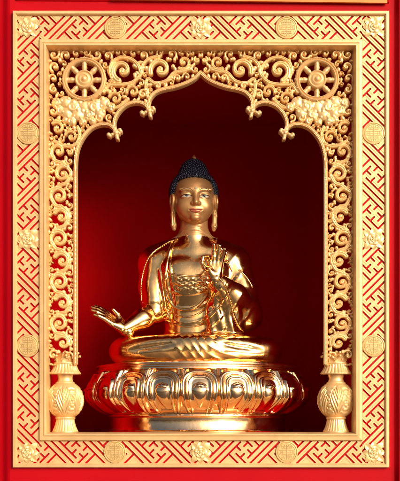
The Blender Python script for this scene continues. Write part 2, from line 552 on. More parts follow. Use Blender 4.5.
def volute(cx, cy, R, a0, turns, d, w0=2.6, w1=1.3, ball=2.4, n=120):
    """ribbon winding in from radius R at angle a0 (deg), d=+1/-1"""
    out = []
    for i in range(n):
        t = i / (n - 1)
        rr = (R - w0) * (1 - t) ** 0.9 + 0.3 * t
        a = math.radians(a0) + d * turns * 2 * PI * t
        w = w0 * (1 - t) + w1 * t
        if t > 0.82: w = w1 + (ball - w1) * ((t - 0.82) / 0.18)
        w = min(w, max(0.9, ball)) if t > 0.82 else w
        out.append((cx + rr * math.cos(a), cy - rr * math.sin(a), w))
    return out


# the arched rail, left half; points run from the crown down to the sill
RAIL_A = spline([(200.6, 73.5), (195, 79), (187, 83.5), (176, 87.5), (164, 90), (156, 93), (151, 98), (149, 104), (149.5, 111)])
RAIL_B = spline([(149, 110), (146, 106), (141, 103.6), (134, 103.2), (126, 106), (119.5, 112), (115.5, 119), (114.5, 126), (116.5, 133)])
RAIL_C = spline([(116, 132), (112.5, 127.5), (107, 125), (100, 125.2), (92, 128.5), (85, 135.5), (79.5, 145), (76.6, 156), (75.8, 168), (75.7, 180)])
RAIL_D = np.array([(75.7, y) for y in np.arange(180, 364, 0.5)])
rail = Field(70, 201, 66, 366, 0.45)


def w(pts, r): return [(x, y, r) for (x, y) in pts]


for path in (RAIL_A, RAIL_B, RAIL_C):
    rail.stroke(w(path, 1.9), 3.4, 1.6, 'rail')
rail.stroke(w(RAIL_D, 1.95), 3.4, 1.6, 'rail')
# trefoil cusps
for (cx, cy, rot) in ((149.3, 113, 0), (116.3, 135, 0)):
    rail.stroke([(cx - 1.5, cy - 2, 1.6), (cx - 3.8, cy + 0.5, 1.6), (cx - 6, cy + 2.0, 1.8), (cx - 7.4, cy + 0.8, 2.1)], 4.0, 2.0)
    rail.stroke([(cx + 1.2, cy - 2, 1.5), (cx + 3.0, cy - 0.5, 1.5), (cx + 4.6, cy - 2.6, 1.9), (cx + 3.8, cy - 4.0, 1.8)], 4.0, 2.0)
    rail.stroke([(cx, cy, 1.8), (cx + 0.8, cy + 2.2, 2.0), (cx + 1.2, cy + 4.2, 2.0), (cx + 2.0, cy + 5.4, 1.1)], 4.2, 2.0)
    rail.stroke([(cx, cy - 1, 2.0)], 4.8, 1.8)
V, F = rail.mesh(3.2)
for mir in (False, True):
    relief_obj('arch_rail', V, F, M_PAINT, screen, None, mir)

# region that carving may fill: inside the reveal and outside the arch
field = Field(46.5, 201.0, 47.0, 366, 0.45)
arch_poly = np.concatenate([RAIL_A, RAIL_B, RAIL_C, RAIL_D])
X, Y = field.X, field.Y
dist_rail = np.full(X.shape, 99.0)
for (x, y) in arch_poly[::2]:
    dist_rail = np.minimum(dist_rail, np.sqrt((X - x) ** 2 + (Y - y) ** 2))
# inside opening test: polygon = arch + closing over the centre line
poly = np.concatenate([arch_poly, np.array([(75.7, 400), (300, 400), (300, 60), (203, 72)])])
inside_open = np.zeros(X.shape, bool)
px_, py_ = poly[:, 0], poly[:, 1]
for i in range(len(poly)):
    j = i - 1
    cond = ((py_[i] > Y) != (py_[j] > Y)) & (X < (px_[j] - px_[i]) * (Y - py_[i]) / (py_[j] - py_[i] + 1e-9) + px_[i])
    inside_open ^= cond

WCX, WCY = 84.6, 80.8
# principal scrolls (cx, cy, R, start, turns, dir)
SC = [(122.5, 71.5, 13.2, 250, 1.55, -1), (160.5, 70.5, 13.2, 200, 1.5, -1), (183.5, 63.5, 9.0, 235, 1.35, 1),
      (115.5, 99.5, 8.0, 160, 1.3, -1), (133, 92.5, 8.0, 190, 1.3, -1), (157.5, 87, 4.6, 150, 1.2, -1), (177.5, 79.3, 4.8, 200, 1.2, -1),
      (143, 95, 5.6, 60, 1.2, 1), (197, 61, 4.2, 120, 1.2, 1), (143.5, 56.5, 5.2, 330, 1.2, 1), (108, 57, 5.4, 330, 1.2, 1),
      (66, 56, 6.0, 210, 1.25, -1), (55, 68, 6.6, 240, 1.25, -1), (54, 90, 5.6, 100, 1.2, 1), (104, 86, 4.0, 20, 1.1, 1),
      (53.5, 112, 6.0, 60, 1.2, -1), (57.5, 129, 8.2, 130, 1.35, -1), (71.5, 137.5, 7.6, 160, 1.35, -1), (100, 119, 5.5, 120, 1.2, 1),
      (58.5, 152, 9.6, 230, 1.45, -1), (70, 153, 4.0, 60, 1.1, -1),
      (63.3, 174.5, 10.6, 60, 1.5, 1), (59.0, 196.5, 10.2, 150, 1.5, -1), (61.5, 217, 9.4, 150, 1.4, -1), (59.0, 239.5, 10.6, 130, 1.5, -1),
      (62.3, 261, 10.4, 150, 1.5, -1), (59.5, 282.5, 10.4, 120, 1.5, -1), (62.8, 303, 10.2, 150, 1.45, -1), (59.3, 323.5, 10.2, 120, 1.45, -1), (63.0, 343, 9.6, 150, 1.4, -1)]
occ = np.full(X.shape, 99.0)       # clearance left for the filling leaves


def block(x, y, r):
    global occ
    occ = np.minimum(occ, np.sqrt((X - x) ** 2 + (Y - y) ** 2) - r)


block(WCX, WCY, 22.4)
occ = np.minimum(occ, dist_rail - 1.2)
occ = np.minimum(occ, np.minimum(X - 48.2, Y - 49.5) + 0.8)
occ = np.minimum(occ, 201.2 - X + 0.3)
occ[inside_open] = -9
CLOUD = [(57, 104, 6.0), (66, 103, 7.0), (74, 108, 8.0), (84, 107, 8.5), (95, 107.5, 8.2), (104, 104, 7.2), (111, 108, 5.2), (78, 116, 6.2), (89, 116, 6.4),
         (67, 114, 6.4), (61, 112, 5.4), (100, 114, 6.2), (72, 122, 5.2), (83, 123, 4.2), (93, 122, 4.4), (66, 121, 4.0)]
CLOUD = [(x, y, r * 0.88) for (x, y, r) in CLOUD]
for (x, y, r) in CLOUD: block(x, y, r + 0.3)
for k, (cx, cy, R, a0, tn, d) in enumerate(SC):
    big = R > 7.5
    w0 = R * ((0.215 if cx < 68 else 0.20) if big else 0.23); w1 = R * 0.105; tn = min(tn, 1.22 if big else 1.1)
    field.stroke(volute(cx, cy, R, a0, tn, d, w0, max(0.8, w1), R * 0.215), 3.0, 2.1 if big else 1.7, 'rib' if big else 'round')
    # leaf lobes along the outside of the big volutes
    if big:
        for q in range(7):
            a = math.radians(a0) + d * (0.35 + q * 0.72) 
            rr = R - 0.2
            field.stroke([(cx + rr * math.cos(a), cy - rr * math.sin(a), R * 0.15), (cx + (rr + R * 0.09) * math.cos(a + d * .16), cy - (rr + R * 0.09) * math.sin(a + d * .16), R * 0.11)], 2.4, 1.5)
    block(cx, cy, R - 0.5)
# stems joining the column scrolls
cols = [s_ for s_ in SC if s_[1] > 145 and s_[2] > 7]
for a, b2 in zip(cols[:-1], cols[1:]):
    sx = 1 if a[0] < b2[0] else -1
    p = spline([(a[0] - sx * 7.0, a[1] + 3), (a[0] - sx * 3, a[1] + 9.2), ((a[0] + b2[0]) / 2 + sx * 2, (a[1] + b2[1]) / 2 + 1), (b2[0] + sx * 7.2, b2[1] - 3), (b2[0] + sx * 7.6, b2[1] + 2)], 24)
    field.stroke([(x, y, 1.9) for (x, y) in p], 3.0, 1.8, 'rib')
# vine linking the top scrolls
for p in ([(104, 93), (110, 86), (122, 85.5), (133, 83), (141, 75), (143, 66), (149, 60), (158, 57.5)],
          [(112, 79), (110, 70), (114, 62), (122, 58.5), (131, 60), (138, 66), (141, 74)],
          [(148, 98), (146, 88), (148, 80), (155, 84), (166, 82), (174, 74), (182, 72.5), (190, 70)],
          [(78, 128), (80, 136), (76, 145), (66, 147), (55, 142)], [(100, 112), (108, 108), (118, 108), (128, 100)]):
    q = spline(p, 24)
    field.stroke([(x, y, 1.75) for (x, y) in q], 3.0, 1.9, 'rib')
    for (x, y) in q[::9]: block(x, y, 1.5)
# fill what is left with leaf curls and buds, biggest gaps first
for it in range(330):
    i = int(np.argmax(occ)); R = float(occ.flat[i])
    if R < 1.75: break
    x, y = float(X.flat[i]), float(Y.flat[i])
    R = min(R + 0.15, 6.2)
    if R > 2.5:
        a0 = random.uniform(0, 360); d = random.choice((1, -1))
        field.stroke(volute(x, y, R + 0.4, a0, 1.0, d, R * 0.20, R * 0.13, R * 0.27, 60), 2.5, 1.5, 'round')
        field.stroke([(x + (R + .2) * math.cos(math.radians(a0)), y - (R + .2) * math.sin(math.radians(a0)), R * 0.24)], 2.5, 1.5)
        block(x, y, R - 0.1)
    else:
        a = random.uniform(0, 2 * PI)
        L = R * 0.55
        field.stroke([(x - L * math.cos(a), y - L * math.sin(a), R * 0.55), (x, y, R * 0.8), (x + L * math.cos(a), y + L * math.sin(a), R * 0.62)], 2.2, 1.6)
        block(x, y, R + 0.9)
# thin border fillets tying everything together
field.stroke([(48.6, y, 1.0) for y in np.arange(48, 366, 1.0)], 1.6, 0.6)
field.stroke([(x, 49.0, 1.0) for x in np.arange(48, 201.5, 1.0)], 1.6, 0.6)
keep = ~inside_open | (dist_rail < 2.0)
field.C = np.where(keep, field.C, -5.0)
V, F = field.mesh(2.2)
for mir in (False, True):
    relief_obj('scrollwork', V, F, M_CARVE, screen, None, mir)

# clouds under the wheels
cf = Field(48, 118, 94, 130, 0.45)
for n_, (x, y, r) in enumerate(CLOUD):
    hh = 3.0 + 1.0 * ((n_ * 7) % 5) / 5
    cf.stroke([(x, y, r)], hh, 2.1, 'flat')
    for q in range(3):
        a = q * 2.1 + n_ * 1.3
        cf.stroke([(x + r * 0.66 * math.cos(a), y + r * 0.66 * math.sin(a), r * 0.45)], hh + 0.3, 1.7, 'flat')
    if n_ % 2 == 0:
        cf.stroke(volute(x, y, r * 0.85, 40 * n_ + 90, 0.95, 1 if n_ % 4 else -1, r * 0.20, r * 0.12, r * 0.26, 60), hh + 1.2, 1.1)
cv_, cfc = cf.mesh(3)
for mir in (False, True):
    relief_obj('cloud', cv_, cfc, M_CARVE, screen, None, mir, SD, 60)


# wheels
def to_screen(mb, cx, cy, root, dep=SD):
    f = S * (1 + dep * S / D)
    mb.v = [(x * f, -z * f, y * f) for (x, y, z) in mb.v]


rimb = MB(); lathe_flat(rimb, [(17.2, -5), (17.2, 4.2), (17.7, 5.6), (18.5, 6.2), (19.2, 5.6), (19.6, 4.9), (20.0, 5.5), (20.7, 6.2), (21.5, 5.8), (22.0, 4.6), (22.0, -5)], 72)
for i in range(16):
    a = PI / 8 * i
    dome(rimb, 21.6 * math.cos(a), 21.6 * math.sin(a), 1.3, 3.6, 2.4, 10, 5)
hubb = MB(); lathe_flat(hubb, [(9.3, -5), (9.3, 5.0), (8.9, 6.2), (8.0, 6.8), (7.2, 6.3), (6.8, 5.6), (6.2, 6.0), (5.2, 7.0), (4.2, 7.2), (3.6, 6.4), (3.2, 6.2), (2.6, 7.4), (1.4, 8.4), (0.02, 8.7)], 48)
spk = MB(); v = []
NS = 10
for i in range(17):
    t = i / 16; r = 8.6 + 9.2 * t
    wd = 2.15 + 0.75 * math.exp(-((t - 0.42) / 0.22) ** 2) + 0.9 * max(0, t - 0.72) / 0.28 + 0.5 * math.exp(-((t - 0.74) / 0.05) ** 2)
    for j in range(NS):
        a = PI * j / (NS - 1)
        v.append((r, wd * math.cos(a), 1.6 + 3.6 * math.sin(a) * (wd / 3.2) ** 0.5))
spk.add(v, grid_faces(17, NS))
for mb in (rimb, hubb, spk): to_screen(mb, 0, 0, screen)


def wheel(cx, first=None):
    o = P(cx, WCY, SD); l = screen.location; loc = (o[0] - l[0], o[1] - l[1], o[2] - l[2])
    wh = bpy.data.objects.new('wheel', None); col.objects.link(wh); wh.parent = screen; wh.location = loc
    return wh


w0_ = wheel(WCX)
pr = [rimb.build('rim', M_PAINT, w0_, True, 45), hubb.build('hub', M_PAINT, w0_, True, 50)]
for i in range(8):
    if i == 0: s_ = spk.build('spoke', M_PAINT, w0_, True, 60)
    else:
        s2 = s_.copy(); col.objects.link(s2); s2.parent = w0_; s2.rotation_euler = (0, i * PI / 4, 0); pr.append(s2)
pr.append(s_)
w1_ = wheel(MX - WCX)
for o in pr:
    c = o.copy(); col.objects.link(c); c.parent = w1_


# ------------------------------------------------------------------ vases at the foot of the columns
def vase_part(mb, prof, n=96, flute=0, amp=0.0, frange=None, carve=None):
    v = []
    for i in range(n):
        a = 2 * PI * i / n
        for k, (r, z) in enumerate(prof):
            rr = r
            if flute and (frange is None or frange[0] <= z <= frange[1]):
                rr = r * (1 + amp * (abs(math.sin(a * flute / 2)) - 0.5))
            if carve: rr += carve(a, z)
            v.append((rr * math.sin(a), -rr * math.cos(a), z))
    mb.add(v, grid_faces(n, len(prof), True))


def smoothprof(pts, n=6):
    return [tuple(p) for p in spline(pts, n)]


def ball_carve(a, z):
    # acanthus leaf carved on the belly: veins fanning from a centre rib, repeated round the body
    q = ((a / (2 * PI) * 6 + 0.5) % 1.0) - 0.5          # six leaves round the body
    x = q * 19.0; t = (z - 16.5) / 32.0                  # 0..1 up the ball
    if t < 0.02 or t > 0.98: return 0.0
    env = min(1, 6 * t, 6 * (1 - t))
    wleaf = 8.6 * math.sin(PI * min(1, max(0, t * 0.90 + 0.08))) * (1 + 0.10 * math.sin(t * 34))
    vein = math.sin((abs(x) * (1.1 + 0.5 * t) - (z - 16.5) * 0.55) * 1.75)
    c = 0.55 * vein if abs(x) < wleaf else 0.5 * math.sin(math.hypot(abs(x) - 9.5, (z - 32) * 0.8) * 1.9)
    c += 1.0 * math.exp(-(x / 0.9) ** 2)
    c -= 0.9 * math.exp(-((abs(x) - wleaf) / 0.8) ** 2)
    return env * c * 0.85


def make_vase(px, label):
    dep = 14.0
    k = S * (1 + dep * S / D)
    root = thing('vase', label, 'vase', P(px, 432.7, dep), 'carved vases at the foot of the side columns')
    root.location.z = EZ + (EY - 432.7) * S
    def fin(mb, name, m=M_CARVE, ang=60):
        mb.v = [(x * k, y * k * 0.85, z * k) for (x, y, z) in mb.v]
        return mb.build(name, m, root, True, ang)
    b = MB(); vase_part(b, [(0.1, 0), (13.2, 0), (13.4, 0.7), (12.6, 1.6)] + smoothprof([(12.4, 1.8), (10.6, 6), (9.2, 11), (8.9, 13.2)]) + [(9.8, 13.6), (10.2, 14.6), (9.9, 15.4), (8.6, 15.8)], 120, 26, 0.07, (1.7, 13.2)); fin(b, 'foot')
    b = MB()
    pf = []
    for i in range(91):
        t = -1.1 + (1.1 + 1.1) * i / 90
        z = 32.5 + 16.6 * math.sin(t) / math.sin(1.1); r = 18.4 * math.cos(t) ** 0.82
        pf.append((max(r, 7.5), z))
    vase_part(b, [(6, 15.5)] + pf + [(6, 49.5)], 420, 0, 0, None, ball_carve); fin(b, 'body')
    b = MB(); vase_part(b, [(9.4, 48.6), (9.8, 49.4), (9.3, 50.2), (8.2, 50.7)] + smoothprof([(8.0, 51), (7.2, 54), (8.0, 57.6)]) + [(8.2, 58.2)], 64); fin(b, 'neck')
    b = MB(); vase_part(b, [(7, 58.0), (15.2, 58.2), (15.6, 58.9)] + smoothprof([(15.2, 59.4), (13.0, 62.6), (11.4, 66.4), (11.2, 68.4)]) + [(11.8, 68.9), (11.6, 69.8), (3, 70.2)], 120, 24, 0.08, (59, 68)); fin(b, 'collar')
    # ring of leaves out of which the column rises
    b = MB()
    for r_, cnt, L, zz in ((9.0, 9, 13.0, 68.0), (7.2, 8, 18.0, 68.0)):
        for i in range(cnt):
            a = 2 * PI * i / cnt + (0.2 if cnt == 8 else 0)
            v = []
            for q in range(9):
                t = q / 8
                out = r_ + 5.4 * t ** 2.2; z = zz + L * (t - 0.32 * t ** 4)
                wd = 4.2 * math.sin(PI * (0.18 + 0.80 * t)) ** 0.8 * (1 + 0.16 * math.sin(t * 20)) + 0.1
                for j in range(5):
                    s = -1 + j / 2
                    o_ = out - 0.9 * (1 - s * s) + 0.5
                    v.append((o_ * math.cos(a) - s * wd * math.sin(a), o_ * math.sin(a) + s * wd * math.cos(a), z))
            n = len(v)
            v2 = [(x * 0.86, y * 0.86, z - 0.9) for (x, y, z) in v]
            f = grid_faces(9, 5)
            f2 = [tuple(i_ + n for i_ in q_[::-1]) for q_ in f]
            rim_ = [q * 5 for q in range(9)] + [40 + j for j in range(1, 5)] + [q * 5 + 4 for q in range(7, -1, -1)]
            b.add(v + v2, f + f2 + [(rim_[q], rim_[q + 1], rim_[q + 1] + n, rim_[q] + n) for q in range(len(rim_) - 1)])
            tip = MB(); ico(tip, ((out + 0.2) * math.cos(a), (out + 0.2) * math.sin(a), z - 0.7), 1.5); b.add(tip.v, tip.f)
    fin(b, 'leaf_crown', M_CARVE, 70)
    return root


make_vase(65.2, 'carved pale gold vase under the left column, beside the lit red niche wall')
make_vase(MX - 65.2, 'carved pale gold vase under the right column, against the dark side of the niche')

# ------------------------------------------------------------------ statue space
DC = 121.0                        # depth of the statue's axis behind the frame front
K = S * (1 + DC * S / D)
SX = 197.5


def Zp(py): return 367.0 - py


ST_ORG = ((SX - CX) * K, DC * S, EZ + (EY - 367.0) * K)
PED_Z = EZ + (EY - 433.6) * S       # niche floor

# ---- lotus pedestal
ped = thing('lotus_pedestal', 'round polished gold lotus pedestal under the seated statue', 'pedestal', (ST_ORG[0], ST_ORG[1], PED_Z))
PZ = lambda py: (367.0 - py) * K + (ST_ORG[2] - PED_Z)
YS = 1.0                            # slightly shallower than wide


def ped_lathe(name, prof, m, n=128, wob=None):
    mb = MB(); v = []
    for i in range(n):
        a = 2 * PI * i / n
        for (r, py) in prof:
            rr = r + (wob(a, py) if wob else 0)
            v.append((rr * math.sin(a) * K, -rr * math.cos(a) * K * YS, PZ(py)))
    mb.add(v, grid_faces(n, len(prof), True))
    return mb.build(name, m, ped, True, 42)


floor_py = 367 + (ST_ORG[2] - PED_Z) / K
ped_lathe('plinth', [(0.1, floor_py), (90.5, floor_py), (90.7, floor_py - 2.0), (89.4, floor_py - 2.6), (88.8, floor_py - 3.5), (88.4, 420), (88.6, 418.5), (89.6, 417.8), (90.4, 417), (90.0, 415.6), (84, 415)], M_GOLDB)
ped_lathe('rim', [(0.1, 366.6), (96, 366.8), (99.6, 367.2), (101.2, 368.0), (101.4, 369.2), (100.2, 370.2), (99.2, 370.6), (99.4, 371.6), (101.0, 372.6), (101.2, 373.8), (99, 375), (95, 376)], M_GOLDB)
ped_lathe('core', [(94, 372), (97.5, 376), (100.5, 384), (102.4, 393), (101.8, 402), (97, 410), (90, 415.5), (84, 417)], M_GOLDB)

NPET = 20
pu, pv = 71, 81


def bulge(v_):  # v 0 at the top (374.5) .. 1 at the bottom (415.5)
    py = 374.5 + 41.8 * v_
    r = 98.5 + 8.6 * math.sin(PI * min(1, v_ * 0.93 + 0.02)) ** 0.9 - 14.5 * max(0, v_ - 0.55) ** 1.7 / 0.45 ** 1.7 * 0.9
    return r, py


def petal_relief(u, v_):
    """u -1..1 across, v 0..1 down; nested arches, a swelling egg in the middle and a small curl"""
    y = v_ * 2.6          # in half widths
    cy_ = 0.98
    if y < cy_: rr = (abs(u) ** 2.8 + (abs(y - cy_) / 0.98) ** 2.8) ** (1 / 2.8)
    else: rr = abs(u) / max(0.3, 1 - 0.30 * ((y - cy_) / 1.62) ** 1.8)
    e = 1.0 - rr
    if e < 0: return 0.6 - 1.6 * min(1, -e * 6)
    h = 0.6 + 2.6 * min(1, e * 9) ** 0.5 + 1.6 * math.sin(PI * min(1, max(0, y / 2.6))) * (1 - min(1, abs(u)) ** 2)
    h += 1.3 * math.exp(-((rr - 0.86) / 0.09) ** 2)
    h -= 1.9 * math.exp(-((rr - 0.69) / 0.055) ** 2)
    h += 1.5 * math.exp(-((rr - 0.56) / 0.085) ** 2)
    ty = max(0.0, (y - 1.0) / 1.3)
    ex = u / (0.40 * max(0.12, 1 - 0.75 * min(1, ty) ** 1.6)); ey = (y - 1.25) / (0.42 if y < 1.25 else 0.95)
    q = 1 - ex * ex - ey * ey
    if q > 0: h += 2.3 * q ** 0.6
    # small curled leaf over the egg
    yy = y - 0.92 + 0.9 * u * u - 0.5 * abs(u)
    q2 = 1 - (u / 0.33) ** 2 - (yy / 0.14) ** 2
    if q2 > 0: h += 2.0 * math.sqrt(q2)
    if y > 2.35: h *= max(0, 1 - ((y - 2.35) / 0.25) ** 2)
    return h


pm = MB(); v = []
half = PI / NPET
for i in range(pu):
    u = -1 + 2 * i / (pu - 1)
    for j in range(pv):
        t = j / (pv - 1)
        r, py = bulge(t)
        a = u * half * 1.06
        rr = r + petal_relief(u, t) - 1.0
        v.append((rr * math.sin(a) * K, -rr * math.cos(a) * K, PZ(py)))
pm.add(v, grid_faces(pu, pv))
pet0 = None
for i in range(NPET):
    a = 2 * PI * (i + 0.07) / NPET
    if pet0 is None:
        pet0 = pm.build('petal', M_GOLDB, ped, True, 55); o = pet0
    else:
        o = pet0.copy(); col.objects.link(o); o.parent = ped
    o.rotation_euler = (0, 0, a)
    # the lotus ring is a little shallower front to back
ped_children = [c for c in ped.children if c.name.startswith('petal')]
# small leaf points between the petals
tp = MB(); v = []
for i in range(25):
    u = -1 + 2 * i / 24
    for j in range(9):
        t = j / 8
        r, py = bulge(0.01 + 0.30 * t)
        wv = half * 0.36 * (1 - t) ** 0.8
        hgt = 0.2 + 3.0 * (1 - abs(u)) ** 0.8 * (1 - 0.3 * t) + 0.9 * math.cos(u * 9)
        a = u * wv
        v.append(((r + hgt) * math.sin(a) * K, -(r + hgt) * math.cos(a) * K, PZ(py)))
tp.add(v, grid_faces(25, 9))
t0_ = None
for i in range(NPET):
    a = 2 * PI * (i + 0.57) / NPET
    if t0_ is None:
        t0_ = tp.build('leaf_tip', M_GOLDB, ped, True, 55); o = t0_
    else:
        o = t0_.copy(); col.objects.link(o); o.parent = ped
    o.rotation_euler = (0, 0, a)


# ------------------------------------------------------------------ implicit modelling of the figure
def ell(p, c, r):
    x, y, z = (p[0] - c[0]) / r[0], (p[1] - c[1]) / r[1], (p[2] - c[2]) / r[2]
    k0 = np.sqrt(x * x + y * y + z * z) + 1e-6
    x2, y2, z2 = x / r[0], y / r[1], z / r[2]
    k1 = np.sqrt(x2 * x2 + y2 * y2 + z2 * z2) + 1e-6
    return k0 * (k0 - 1) / k1


def cap(p, a, b, ra, rb):
    ax, ay, az = a; bx, by, bz = b[0] - ax, b[1] - ay, b[2] - az
    L = bx * bx + by * by + bz * bz
    t = np.clip(((p[0] - ax) * bx + (p[1] - ay) * by + (p[2] - az) * bz) / L, 0, 1)
    return np.sqrt((p[0] - ax - bx * t) ** 2 + (p[1] - ay - by * t) ** 2 + (p[2] - az - bz * t) ** 2) - (ra + (rb - ra) * t)


def smin(a, b, k):
    h = np.clip(0.5 + 0.5 * (b - a) / k, 0, 1)
    return b * (1 - h) + a * h - k * h * (1 - h)


def smax(a, b, k): return -smin(-a, -b, k)


def chain(p, pts, k=2.0):
    d = None
    for (a, b) in zip(pts[:-1], pts[1:]):
        c = cap(p, a[:3], b[:3], a[3], b[3]); d = c if d is None else smin(d, c, k)
    return d


def surface(f, lo, hi, res):
    ax = [np.arange(lo[i], hi[i] + res, res, dtype=np.float32) for i in range(3)]
    G = np.meshgrid(*ax, indexing='ij')
    Fv = f(G).astype(np.float32)
    n = Fv.shape
    sgn = Fv < 0
    # one vertex per mixed cell
    nc = tuple(k - 1 for k in n)
    cnt = np.zeros(nc, np.float32); acc = np.zeros(nc + (3,), np.float32)
    def sl(o): return tuple(slice(o[i], o[i] + nc[i]) for i in range(3))
    corners = [(i, j, k) for i in (0, 1) for j in (0, 1) for k in (0, 1)]
    for a in range(3):
        for o in corners:
            if o[a]: continue
            o2 = list(o); o2[a] = 1
            f1 = Fv[sl(o)]; f2 = Fv[sl(o2)]
            m_ = (f1 < 0) != (f2 < 0)
            t = np.where(m_, f1 / np.where(m_, f1 - f2, 1), 0)
            cnt += m_
            for b_ in range(3):
                acc[..., b_] += np.where(m_, (o[b_] + t) if b_ == a else o[b_], 0)
    mixed = cnt > 0
    idx = -np.ones(nc, np.int64); idx[mixed] = np.arange(int(mixed.sum()))
    ii = np.argwhere(mixed)
    V = ii + acc[mixed] / cnt[mixed][:, None]
    V = V * res + np.array(lo)
    faces = []
    for a in range(3):
        b_, c = (a + 1) % 3, (a + 2) % 3
        s1 = [slice(None)] * 3; s2 = [slice(None)] * 3
        s1[a] = slice(0, -1); s2[a] = slice(1, None)
        ch = sgn[tuple(s1)] != sgn[tuple(s2)]
        inside_first = sgn[tuple(s1)]
        w_ = np.argwhere(ch)
        ok = (w_[:, b_] > 0) & (w_[:, c] > 0) & (w_[:, b_] < n[b_] - 1) & (w_[:, c] < n[c] - 1)
        w_ = w_[ok]
        fl = inside_first[tuple(w_.T)]
        def at(db, dc):
            q = w_.copy(); q[:, b_] += db; q[:, c] += dc; return idx[tuple(q.T)]
        quad = np.stack([at(-1, -1), at(0, -1), at(0, 0), at(-1, 0)], 1)
        quad[~fl] = quad[~fl][:, ::-1]
        faces.append(quad)
    return V, np.concatenate(faces)


def join(parts):
    Vs, Fs, n = [], [], 0
    for V_, F_ in parts:
        Vs.append(V_); Fs.append(F_ + n); n += len(V_)
    return np.concatenate(Vs), np.concatenate(Fs)


def stat_obj(name, V_, F_, mats, parent, matidx=None, org=(0, 0, 0), smooth_it=2, loc=None):
    me = bpy.data.meshes.new(name)
    # light smoothing of the extracted surface
    me.from_pydata(((V_ + np.array(org)) * K).tolist(), [], F_.tolist()); me.update()
    if smooth_it:
        bm = bmesh.new(); bm.from_mesh(me)
        for _ in range(smooth_it):
            bmesh.ops.smooth_vert(bm, verts=bm.verts, factor=0.5, use_axis_x=True, use_axis_y=True, use_axis_z=True)
        bm.to_mesh(me); bm.free()
    o = link_mesh(name, me, mats, parent, True)
    if matidx is not None: me.polygons.foreach_set('material_index', matidx)
    return o


statue = thing('seated_statue', 'polished gold seated figure with blue black hair, one hand raised and one held out', 'statue', ST_ORG)

# ---- torso, arms
def f_torso(p):
    q = [p[0], (p[1] - 2) / 0.74, p[2]]
    d = cap(q, (-3, 0, 22), (-3, 0, 60), 29, 28)
    d = smin(d, ell(q, (-3, 0, 86), (39, 36, 30)), 12)
    d = smin(d, cap(q, (-21, -8, 110), (15, -8, 110), 15, 15), 12)
    for s in (-1, 1):
        d = smin(d, cap(q, (-3 + s * 6, 3, 124.5), (-3 + s * 39, 2, 105), 11.0, 15.5), 9)
        d = smin(d, ell(q, (-3 + s * 15, -24, 92), (15, 9, 12)), 8)
    return d * 0.86


ELB_L = (-42, -6, 54); WR_L = (-71, -30, 35)
ELB_R = (47, -14, 52); WR_R = (17.0, -46, 81)


def f_arms(p):
    a = chain(p, [(-41, 2, 102, 15.5), (-44, 0, 80, 13.2), (-43, -4, 62, 11.4), ELB_L + (11.0,)], 4)
    a = smin(a, chain(p, [ELB_L + (10.6,), (-54, -17, 46, 10.2), WR_L + (6.3,)], 4), 4)
    b_ = chain(p, [(35, 2, 102, 15.5), (44, -2, 80, 13.5), ELB_R + (11.5,)], 4)
    b_ = smin(b_, chain(p, [ELB_R + (10.5,), (35, -30, 68, 9.0), WR_R + (6.0,)], 4), 4)
    return np.minimum(a, b_)


def f_neck(p):
    d = cap(p, (-3.5, 2, 116), (-3.5, 1, 150), 14.6, 13.6)
    for zz in (133.5, 138):
        d = d + 0.7 * np.exp(-((p[2] - zz + 0.02 * (p[0] + 3.5) ** 2) / 0.8) ** 2)
    return d


def f_body(p):
    d = smin(f_torso(p), f_arms(p), 6)
    d = smin(d, f_neck(p), 8)
    return d


def vadd(a, b): return tuple(x + y for x, y in zip(a, b))
def vmul(a, s): return tuple(x * s for x in a)


def f_hand_l(p):
    # statue's right hand, held out palm up, fingers pointing out and upwards
    d0 = np.array((-0.80, -0.20, 0.52)); d0 /= np.linalg.norm(d0)
    e0 = np.array((-0.34, -0.82, -0.40)); e0 -= d0 * e0.dot(d0); e0 /= np.linalg.norm(e0)
    nrm = np.cross(d0, e0)
    if nrm[2] < 0: nrm = -nrm
    w_ = np.array(WR_L, float)
    def at(l, s, h=0.0): return tuple(w_ + d0 * l + e0 * s + nrm * h)
    d = cap(p, at(-5, 0), at(6, 0), 5.6, 5.4)
    for s in (-4.2, -1.4, 1.4, 4.2):
        d = smin(d, cap(p, at(3, s * 0.6), at(15.5, s * 1.05, -0.5), 4.2, 3.1), 1.6)
    d = smin(d, cap(p, at(2, -3.5, 1.5), at(9, -6.5, 2.2), 4.2, 3.2), 2)     # ball of the thumb
    Ls = (21.5, 24.0, 22.6, 18.5)
    for s, L, sp in zip((-5.0, -1.7, 1.7, 5.0), Ls, (-1.8, -0.5, 0.7, 2.2)):
        a = at(14, s); b_ = at(14 + L * 0.42, s + sp * 0.4, 0.6); c = at(14 + L * 0.75, s + sp * 0.75, 0.2); e = at(14 + L, s + sp, -1.4)
        d = smin(d, chain(p, [a + (2.85,), b_ + (2.65,), c + (2.35,), e + (1.75,)], 0.6), 1.0)
    d = smin(d, chain(p, [at(7, -6.2, 2.0) + (2.9,), at(13, -9.2, 4.2) + (2.5,), at(19, -9.8, 5.4) + (1.8,)], 0.6), 1.2)
    return d


